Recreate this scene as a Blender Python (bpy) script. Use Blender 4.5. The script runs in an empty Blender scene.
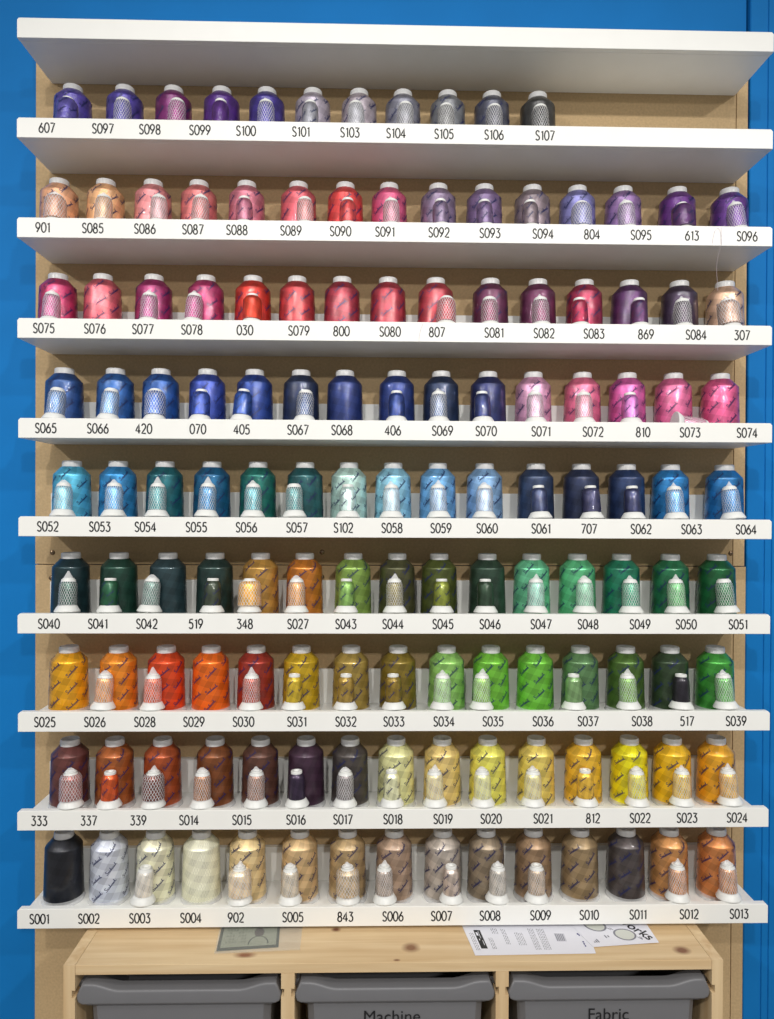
import bpy, bmesh, math, random
from mathutils import Vector, Matrix, Euler

S = bpy.context.scene
C = S.collection
PI = math.pi

# ------------------------------------------------------------------ camera, world, lamps, exposure
cam = bpy.data.cameras.new('camera')
cam.sensor_fit = 'HORIZONTAL'
cam.sensor_width = 36.0
cam.lens = 36.0 * 707.87 / 774.0
cam.clip_start = 0.05
co = bpy.data.objects.new('camera', cam)
C.objects.link(co)
RX, RY, RZ = (math.radians(a) for a in (-0.37901, -0.27267, -1.17877))
RM = (Matrix.Rotation(RZ, 4, 'Z') @ Matrix.Rotation(RY, 4, 'Y') @ Matrix.Rotation(RX, 4, 'X'))
co.matrix_world = Matrix.Translation((-0.03945, -1.19626, -0.02702)) @ RM @ Matrix.Rotation(PI / 2, 4, 'X')
S.camera = co

S.view_settings.view_transform = 'Standard'
S.view_settings.look = 'None'
S.view_settings.exposure = 0.0
S.view_settings.gamma = 1.0
S.view_settings.use_curve_mapping = False

w = bpy.data.worlds.new('room_light')
S.world = w
w.use_nodes = True
w.node_tree.nodes['Background'].inputs[0].default_value = (1.0, 0.985, 0.96, 1)
w.node_tree.nodes['Background'].inputs[1].default_value = 0.25


def spot(name, loc, aim, power, size, blend, radius, color):
    d = bpy.data.lights.new(name, 'SPOT')
    d.energy = power
    d.spot_size = math.radians(size)
    d.spot_blend = blend
    d.shadow_soft_size = radius
    d.color = color
    o = bpy.data.objects.new(name, d)
    C.objects.link(o)
    o.location = loc
    o.rotation_euler = (Vector(aim) - Vector(loc)).to_track_quat('-Z', 'Y').to_euler()
    return o


WARM = (1.0, 0.975, 0.935)
spot('track_spotlight', (1.55, -2.25, 1.35), (0.15, 0.0, -0.33), 84, 66, 1.0, 0.05, WARM)
spot('track_spotlight', (-2.05, -2.30, 1.35), (-0.15, 0.0, -0.33), 98, 60, 1.0, 0.035, WARM)
spot('track_spotlight', (-0.35, -2.50, 1.45), (0.0, 0.0, -0.33), 81, 62, 1.0, 0.035, WARM)
spot('track_spotlight', (0.60, -2.70, 1.00), (0.05, 0.0, -0.33), 76, 58, 1.0, 0.05, WARM)

al = bpy.data.lights.new('added_fill_light', 'AREA')  # added unseen area light: bounces off the floor to brighten the shelf undersides
al.shape = 'RECTANGLE'
al.size, al.size_y = 2.4, 0.6
al.energy = 28
al.color = (1.0, 0.985, 0.96)
ao = bpy.data.objects.new('added_fill_light', al)
C.objects.link(ao)
ao.location = (0.0, -2.0, 2.1)


# ------------------------------------------------------------------ helpers
def lin(c):
    out = []
    for v in c[:3]:
        v /= 255.0
        out.append(v / 12.92 if v <= 0.04045 else ((v + 0.055) / 1.055) ** 2.4)
    return out


def link(name, me, m=None, parent=None):
    o = bpy.data.objects.new(name, me)
    C.objects.link(o)
    if m:
        me.materials.append(m)
    if parent:
        o.parent = parent
    return o


def mesh(name, bm, m=None, parent=None, smooth=False, angle=None):
    me = bpy.data.meshes.new(name)
    bmesh.ops.recalc_face_normals(bm, faces=bm.faces[:])
    bm.to_mesh(me)
    bm.free()
    if smooth:
        for p in me.polygons:
            p.use_smooth = True
        if angle:
            me.set_sharp_from_angle(angle=math.radians(angle))
    return link(name, me, m, parent)


def tag(o, label, cat, group=None):
    o['label'] = label
    o['category'] = cat
    if group:
        o['group'] = group
    return o


def empty(name, loc, label, cat, group=None):
    o = bpy.data.objects.new(name, None)
    C.objects.link(o)
    o.location = loc
    o.empty_display_size = 0.02
    return tag(o, label, cat, group)


def box(bm, x0, x1, y0, y1, z0, z1, bev=0.0, seg=2):
    r = bmesh.ops.create_cube(bm, size=1.0)
    vs = r['verts']
    for v in vs:
        v.co = Vector(((x0 + x1) / 2 + v.co.x * (x1 - x0), (y0 + y1) / 2 + v.co.y * (y1 - y0), (z0 + z1) / 2 + v.co.z * (z1 - z0)))
    if bev:
        es = set()
        for v in vs:
            es.update(v.link_edges)
        bmesh.ops.bevel(bm, geom=list(es), offset=bev, segments=seg, affect='EDGES', profile=0.6)


def lathe(bm, prof, n=32, caps=True):
    rings = []
    for r, z in prof:
        rings.append([bm.verts.new((r * math.cos(2 * PI * i / n), r * math.sin(2 * PI * i / n), z)) for i in range(n)])
    for a, b in zip(rings, rings[1:]):
        for i in range(n):
            j = (i + 1) % n
            bm.faces.new((a[i], a[j], b[j], b[i]))
    if caps:
        bm.faces.new(rings[0][::-1])
        bm.faces.new(rings[-1])


def prism(bm, poly, ax, a0, a1, bev=0.0):
    """extrude a closed outline along axis ax ('x' or 'y'); poly holds the other two coordinates"""
    def P(p, t):
        return (t, p[0], p[1]) if ax == 'x' else (p[0], t, p[1])
    v0 = [bm.verts.new(P(p, a0)) for p in poly]
    v1 = [bm.verts.new(P(p, a1)) for p in poly]
    fs = [bm.faces.new(v0), bm.faces.new(v1[::-1])]
    n = len(poly)
    for i in range(n):
        j = (i + 1) % n
        fs.append(bm.faces.new((v0[i], v1[i], v1[j], v0[j])))
    bmesh.ops.recalc_face_normals(bm, faces=fs)
    if bev:
        es = [e for e in bm.edges if all(f in fs for f in e.link_faces) and any(f in fs[:2] for f in e.link_faces)]
        bmesh.ops.bevel(bm, geom=es, offset=bev, segments=3, affect='EDGES', profile=0.6)


def ribbon(bm, pts, wd, place, closed=False):
    """a flat stroke of width wd along 2-D pts; place(u, v) gives the 3-D point"""
    n = len(pts)
    L, Rr = [], []
    for i, (x, y) in enumerate(pts):
        if closed:
            a, b = pts[i - 1], pts[(i + 1) % n]
        else:
            a, b = pts[max(i - 1, 0)], pts[min(i + 1, n - 1)]
        dx, dy = b[0] - a[0], b[1] - a[1]
        d = math.hypot(dx, dy) or 1e-9
        nx, ny = -dy / d * wd / 2, dx / d * wd / 2
        L.append(bm.verts.new(place(x + nx, y + ny)))
        Rr.append(bm.verts.new(place(x - nx, y - ny)))
    for i in range(n if closed else n - 1):
        j = (i + 1) % n
        bm.faces.new((L[i], L[j], Rr[j], Rr[i]))


# ------------------------------------------------------------------ materials
def mat(name):
    m = bpy.data.materials.new(name)
    m.use_nodes = True
    nt = m.node_tree
    return m, nt, nt.nodes['Principled BSDF']


def N(nt, kind, **kw):
    n = nt.nodes.new(kind)
    for k, v in kw.items():
        setattr(n, k, v)
    return n


def plain(name, c, rough=0.5, noise=0.0, scale=60, bump=0.0, spec=0.5, coat=0.0):
    m, nt, b = mat(name)
    c = lin(c)
    b.inputs['Roughness'].default_value = rough
    b.inputs['Specular IOR Level'].default_value = spec
    b.inputs['Coat Weight'].default_value = coat
    if noise or bump:
        tc = N(nt, 'ShaderNodeTexCoord')
        nz = N(nt, 'ShaderNodeTexNoise')
        nz.inputs['Scale'].default_value = scale
        nz.inputs['Detail'].default_value = 4
        nt.links.new(tc.outputs['Object'], nz.inputs['Vector'])
        rp = N(nt, 'ShaderNodeValToRGB')
        rp.color_ramp.elements[0].position = 0.3
        rp.color_ramp.elements[1].position = 0.7
        rp.color_ramp.elements[0].color = [v * (1 - noise) for v in c] + [1]
        rp.color_ramp.elements[1].color = [min(1, v * (1 + noise)) for v in c] + [1]
        nt.links.new(nz.outputs['Fac'], rp.inputs['Fac'])
        nt.links.new(rp.outputs['Color'], b.inputs['Base Color'])
        if bump:
            bp = N(nt, 'ShaderNodeBump')
            bp.inputs['Strength'].default_value = bump
            bp.inputs['Distance'].default_value = 0.002
            nt.links.new(nz.outputs['Fac'], bp.inputs['Height'])
            nt.links.new(bp.outputs['Normal'], b.inputs['Normal'])
    else:
        b.inputs['Base Color'].default_value = c + [1]
    return m


M_WHITE = plain('white_foil', (238, 238, 234), 0.38, 0.012, 25, 0.03)
M_WALL = plain('blue_painted_wall', (20, 116, 188), 0.6, 0.04, 9, 0.04, 0.12)
M_BOARD = plain('fibreboard', (194, 167, 127), 0.75, 0.09, 260, 0.10, 0.25)
M_INK = plain('black_ink', (22, 22, 26), 0.5)
M_PRINT = plain('blue_film_print', (20, 30, 84), 0.4)
M_CORE = plain('grey_plastic_core', (214, 214, 214), 0.3, 0.03, 200)
M_SPOOL = plain('white_plastic_spool', (224, 225, 222), 0.35)
M_NET = plain('white_net', (232, 232, 234), 0.5)
M_STEEL = plain('brown_steel_screw', (150, 128, 104), 0.25)
M_STEEL.node_tree.nodes['Principled BSDF'].inputs['Metallic'].default_value = 0.9
M_BIN = plain('grey_plastic_bin', (112, 112, 115), 0.45, 0.02, 30)  # grey set darker: the dimming toward the bottom is put into the colour
M_PAPER = plain('white_paper', (226, 226, 234), 0.6)
M_GREY = plain('grey_toner', (128, 128, 138), 0.6)
M_SHADE = plain('pale_grey_toner', (196, 196, 206), 0.6)
M_BLUEINK = plain('blue_toner', (40, 44, 120), 0.6)
M_HAIR = plain('pale_thread', (196, 180, 190), 0.5)


def thread_material():
    m, nt, b = mat('wound_thread')
    tc = N(nt, 'ShaderNodeTexCoord')
    oi = N(nt, 'ShaderNodeObjectInfo')
    sp = N(nt, 'ShaderNodeSeparateXYZ')
    nt.links.new(tc.outputs['Object'], sp.inputs[0])
    at = N(nt, 'ShaderNodeMath', operation='ARCTAN2')
    nt.links.new(sp.outputs['Y'], at.inputs[0])
    nt.links.new(sp.outputs['X'], at.inputs[1])
    # criss-cross of the winding: bands that slant both ways around the cone
    def band(ka, kz, seed):
        a = N(nt, 'ShaderNodeMath', operation='MULTIPLY')
        a.inputs[1].default_value = ka
        nt.links.new(at.outputs[0], a.inputs[0])
        z = N(nt, 'ShaderNodeMath', operation='MULTIPLY_ADD')
        z.inputs[1].default_value = kz
        nt.links.new(sp.outputs['Z'], z.inputs[0])
        nt.links.new(a.outputs[0], z.inputs[2])
        r = N(nt, 'ShaderNodeMath', operation='MULTIPLY_ADD')
        r.inputs[1].default_value = seed
        nt.links.new(oi.outputs['Random'], r.inputs[0])
        nt.links.new(z.outputs[0], r.inputs[2])
        s = N(nt, 'ShaderNodeMath', operation='FRACT')
        nt.links.new(r.outputs[0], s.inputs[0])
        q = N(nt, 'ShaderNodeMath', operation='GREATER_THAN')
        q.inputs[1].default_value = 0.5
        nt.links.new(s.outputs[0], q.inputs[0])
        return q
    q1, q2 = band(0.318, 46.0, 7.0), band(1.273, -24.0, 13.0)
    x = N(nt, 'ShaderNodeMath', operation='SUBTRACT')
    nt.links.new(q1.outputs[0], x.inputs[0])
    nt.links.new(q2.outputs[0], x.inputs[1])
    mr = N(nt, 'ShaderNodeMapRange')
    mr.inputs['From Min'].default_value = -1
    mr.inputs['From Max'].default_value = 1
    mr.inputs['To Min'].default_value = 0.80
    mr.inputs['To Max'].default_value = 1.20
    nt.links.new(x.outputs[0], mr.inputs['Value'])
    mx = N(nt, 'ShaderNodeMix', data_type='RGBA', blend_type='MULTIPLY')
    mx.inputs['Factor'].default_value = 1
    nt.links.new(oi.outputs['Color'], mx.inputs[6])
    nt.links.new(mr.outputs[0], mx.inputs[7])
    nt.links.new(mx.outputs[2], b.inputs['Base Color'])
    b.inputs['Roughness'].default_value = 0.40
    b.inputs['Metallic'].default_value = 0.55
    b.inputs['Anisotropic'].default_value = 0.6
    tg = N(nt, 'ShaderNodeTangent', direction_type='RADIAL', axis='Z')
    nt.links.new(tg.outputs[0], b.inputs['Tangent'])
    b.inputs['Specular IOR Level'].default_value = 0.5
    b.inputs['Sheen Weight'].default_value = 0.0
    # the clear film wrapped round the cone: a wrinkled gloss coat
    b.inputs['Coat Weight'].default_value = 0.7
    b.inputs['Coat Roughness'].default_value = 0.07
    nz = N(nt, 'ShaderNodeTexNoise')
    nz.inputs['Scale'].default_value = 480
    nz.inputs['Detail'].default_value = 3
    mp = N(nt, 'ShaderNodeMapping')
    mp.inputs['Scale'].default_value = (1.0, 1.0, 0.35)
    nt.links.new(tc.outputs['Object'], mp.inputs[0])
    nt.links.new(mp.outputs[0], nz.inputs['Vector'])
    bp = N(nt, 'ShaderNodeBump')
    bp.inputs['Strength'].default_value = 0.42
    bp.inputs['Distance'].default_value = 0.0012
    nt.links.new(nz.outputs['Fac'], bp.inputs['Height'])
    nt.links.new(bp.outputs['Normal'], b.inputs['Coat Normal'])
    return m


M_THREAD = thread_material()


def film_material(name, tint, alpha, edge=0.5):
    m, nt, b = mat(name)
    b.inputs['Base Color'].default_value = tint + (1,)
    b.inputs['Roughness'].default_value = 0.18
    out = nt.nodes['Material Output']
    tr = N(nt, 'ShaderNodeBsdfTransparent')
    mx = N(nt, 'ShaderNodeMixShader')
    fr = N(nt, 'ShaderNodeLayerWeight')
    fr.inputs['Blend'].default_value = 0.35
    mr = N(nt, 'ShaderNodeMapRange')
    mr.inputs['To Min'].default_value = alpha
    mr.inputs['To Max'].default_value = min(1.0, alpha + edge)
    nt.links.new(fr.outputs['Facing'], mr.inputs['Value'])
    nt.links.new(mr.outputs[0], mx.inputs[0])
    nt.links.new(tr.outputs[0], mx.inputs[1])
    nt.links.new(b.outputs[0], mx.inputs[2])
    nt.links.new(mx.outputs[0], out.inputs['Surface'])
    return m


M_FILM = film_material('clear_film', (0.86, 0.87, 0.88), 0.30)
M_TIP = film_material('gathered_net', (0.92, 0.92, 0.93), 0.36)
M_SLEEVE = film_material('clear_sleeve', (0.80, 0.80, 0.76), 0.04, 0.12)


def pine_material(name, axis, knots=()):
    m, nt, b = mat(name)
    tc = N(nt, 'ShaderNodeTexCoord')
    mp = N(nt, 'ShaderNodeMapping')
    sc = {'x': (1.2, 28, 28), 'z': (28, 28, 1.2), 'y': (70, 9, 70)}[axis]
    mp.inputs['Scale'].default_value = sc
    nt.links.new(tc.outputs['Object'], mp.inputs[0])
    nz = N(nt, 'ShaderNodeTexNoise')
    nz.inputs['Scale'].default_value = 2.2
    nz.inputs['Detail'].default_value = 5
    nz.inputs['Distortion'].default_value = 0.4
    nt.links.new(mp.outputs[0], nz.inputs['Vector'])
    rp = N(nt, 'ShaderNodeValToRGB')
    e = rp.color_ramp.elements
    e[0].position, e[1].position = 0.3, 0.72
    e[0].color = lin((198, 166, 122)) + [1]
    e[1].color = lin((226, 202, 162)) + [1]
    nt.links.new(nz.outputs['Fac'], rp.inputs['Fac'])
    col = rp.outputs['Color']
    for kx, ky, rx, ry, cc in knots:
        sb = N(nt, 'ShaderNodeVectorMath', operation='SUBTRACT')
        sb.inputs[1].default_value = (kx, ky, 0)
        nt.links.new(tc.outputs['Object'], sb.inputs[0])
        ml = N(nt, 'ShaderNodeVectorMath', operation='MULTIPLY')
        ml.inputs[1].default_value = (1 / rx, 1 / ry, 0)
        nt.links.new(sb.outputs[0], ml.inputs[0])
        ln = N(nt, 'ShaderNodeVectorMath', operation='LENGTH')
        nt.links.new(ml.outputs[0], ln.inputs[0])
        ad = N(nt, 'ShaderNodeMath', operation='MULTIPLY_ADD')
        ad.inputs[1].default_value = 0.7
        nt.links.new(nz.outputs['Fac'], ad.inputs[0])
        nt.links.new(ln.outputs['Value'], ad.inputs[2])
        mr = N(nt, 'ShaderNodeMapRange')
        mr.inputs['From Min'].default_value = 0.75
        mr.inputs['From Max'].default_value = 1.5
        mr.inputs['To Min'].default_value = 0.9
        mr.inputs['To Max'].default_value = 0.0
        nt.links.new(ad.outputs[0], mr.inputs['Value'])
        mx = N(nt, 'ShaderNodeMix', data_type='RGBA')
        nt.links.new(mr.outputs[0], mx.inputs['Factor'])
        nt.links.new(col, mx.inputs[6])
        mx.inputs[7].default_value = lin(cc) + [1]
        col = mx.outputs[2]
    nt.links.new(col, b.inputs['Base Color'])
    b.inputs['Roughness'].default_value = 0.5
    return m


M_PINE_TOP = pine_material('pine_top', 'x', ((-0.2206, -0.1736, 0.018, 0.007, (128, 72, 44)), (-0.0923, -0.1127, 0.008, 0.006, (112, 58, 40)),
                                             (0.0204, -0.1583, 0.014, 0.011, (120, 74, 44)), (-0.0015, -0.1870, 0.005, 0.0026, (118, 74, 46)),
                                             (0.418, -0.1705, 0.013, 0.010, (112, 64, 44))))
M_PINE_SIDE = pine_material('pine_side', 'z')

# ------------------------------------------------------------------ the setting
bm = bmesh.new()
box(bm, -1.6, 0.5985, 0.012, 0.09, -1.5, 1.5)
box(bm, 0.5985, 1.6, 0.024, 0.09, -1.5, 1.5)
o = mesh('wall_back', bm, M_WALL)
o['kind'] = 'structure'
bm = bmesh.new()
prism(bm, [(0.6025, 0.0245), (0.6025, 0.006), (0.604, 0.0045), (0.6315, 0.0045), (0.6325, 0.0065), (0.6335, 0.0065), (0.6345, 0.0045), (0.644, 0.0045), (0.645, 0.0065), (0.646, 0.0065), (0.647, 0.0045), (1.6, 0.0045), (1.6, 0.0245)], 'x', 0, 1)
for v in bm.verts:
    x, y, z = v.co.y, v.co.z, v.co.x
    v.co = (x, y, -1.5 + 3.0 * z)
o = mesh('trim_1', bm, M_WALL)
o['kind'] = 'structure'
bm = bmesh.new()
box(bm, -1.6, 1.6, -3.2, 0.09, -1.55, -1.5)
o = mesh('floor', bm, plain('pale_floor', (178, 172, 164), 0.6, 0.05, 8))
o['kind'] = 'structure'


# ------------------------------------------------------------------ fibreboard backing, in two sheets
def screw(x, z, parent):
    bm = bmesh.new()
    lathe(bm, [(0.0042, -0.001), (0.0042, 0.0004), (0.0036, 0.0014), (0.0024, 0.002), (0.0012, 0.0022)], 20)
    # the cross slot
    for a in (0.3, 0.3 + PI / 2):
        r = bmesh.ops.create_cube(bm, size=1.0)
        for v in r['verts']:
            q = Vector((v.co.x * 0.0036, v.co.y * 0.0008, 0.00215 + v.co.z * 0.0006))
            v.co = Matrix.Rotation(a, 3, 'Z') @ q
    for v in bm.verts:
        v.co = Vector((x + v.co.x, -v.co.z, z + v.co.y))
    mesh('screw', bm, M_STEEL, parent, True, 40)


def board(label, x0, x1, z0, z1, xg, zg):
    bm = bmesh.new()
    box(bm, x0, xg - 0.0006, 0.0, 0.0118, z0, z1, 0.0005, 1)
    b = mesh('backing_board', bm, M_BOARD)
    tag(b, label, 'board')
    bm = bmesh.new()
    box(bm, xg + 0.0006, x1, 0.0, 0.0118, z0, z1, 0.0005, 1)
    mesh('edge_strip', bm, M_BOARD, b)
    return b


bu = board('brown fibreboard backing sheet behind the upper six shelves', -0.6035, 0.5965, -0.1288, 0.745, 0.5765, 0)
bl = board('brown fibreboard backing sheet behind the lower shelves and pine cabinet', -0.6032, 0.5992, -1.25, -0.1302, 0.5785, 0)
for x, z in ((-0.5748, -0.1095), (-0.1242, -0.1072), (0.5728, -0.107)):
    screw(x, z, bu)
for x, z in ((-0.5769, -0.1523), (-0.124, -0.1494)):
    screw(x, z, bl)


# ------------------------------------------------------------------ number glyphs (one-line letters)
def arc(cx, cy, rx, ry, a0, a1, n=10):
    return [(cx + rx * math.cos(math.radians(a0 + (a1 - a0) * i / n)), cy + ry * math.sin(math.radians(a0 + (a1 - a0) * i / n))) for i in range(n + 1)]


GL = {
    '0': [(arc(0.31, 0.5, 0.27, 0.46, 0, 360, 20)[:-1], True)],
    '1': [([(0.10, 0.80), (0.27, 0.94), (0.27, 0.5), (0.27, 0.04)], False)],
    '2': [(arc(0.29, 0.70, 0.23, 0.26, 165, -25, 10) + [(0.30, 0.33), (0.05, 0.045), (0.29, 0.04), (0.56, 0.04)], False)],
    '3': [([(0.07, 0.94), (0.30, 0.94), (0.51, 0.94), (0.36, 0.75), (0.25, 0.60)] + arc(0.27, 0.32, 0.25, 0.28, 80, -150, 12), False)],
    '4': [([(0.40, 0.04), (0.40, 0.5), (0.40, 0.95), (0.2, 0.6), (0.03, 0.28), (0.3, 0.28), (0.58, 0.28)], False)],
    '5': [([(0.52, 0.94), (0.35, 0.94), (0.17, 0.94), (0.13, 0.75), (0.10, 0.56)] + arc(0.27, 0.33, 0.25, 0.29, 120, -145, 12), False)],
    '6': [([(0.42, 0.96), (0.25, 0.70), (0.10, 0.47)], False), (arc(0.30, 0.31, 0.24, 0.27, 0, 360, 18)[:-1], True)],
    '7': [([(0.06, 0.94), (0.3, 0.94), (0.55, 0.94), (0.37, 0.5), (0.20, 0.04)], False)],
    '8': [(arc(0.29, 0.73, 0.19, 0.22, 0, 360, 16)[:-1], True), (arc(0.29, 0.27, 0.24, 0.24, 0, 360, 18)[:-1], True)],
    '9': [(arc(0.29, 0.69, 0.24, 0.27, 0, 360, 18)[:-1], True), ([(0.49, 0.53), (0.34, 0.30), (0.17, 0.04)], False)],
    'S': [([(0.50, 0.82)] + arc(0.29, 0.73, 0.20, 0.23, 25, 180, 8) + [(0.14, 0.60), (0.30, 0.50), (0.45, 0.40)] + arc(0.28, 0.26, 0.23, 0.22, 20, -155, 9), False)],
}
ADV = {'1': 0.46, 'S': 0.64}


def number_mesh(text, h):
    """flat text in the x-z plane, centred, facing -y"""
    wid = sum(ADV.get(c, 0.68) for c in text) - 0.06
    bm = bmesh.new()
    x = -wid / 2
    for c in text:
        for pts, closed in GL[c]:
            q = [((x + u) * h, (v - 0.5) * h) for u, v in pts]
            ribbon(bm, [(a * 0.80, b) for a, b in q], 0.135 * h, lambda u, v: (u, 0.0, v), closed)
        x += ADV.get(c, 0.68)
    return bm


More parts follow.
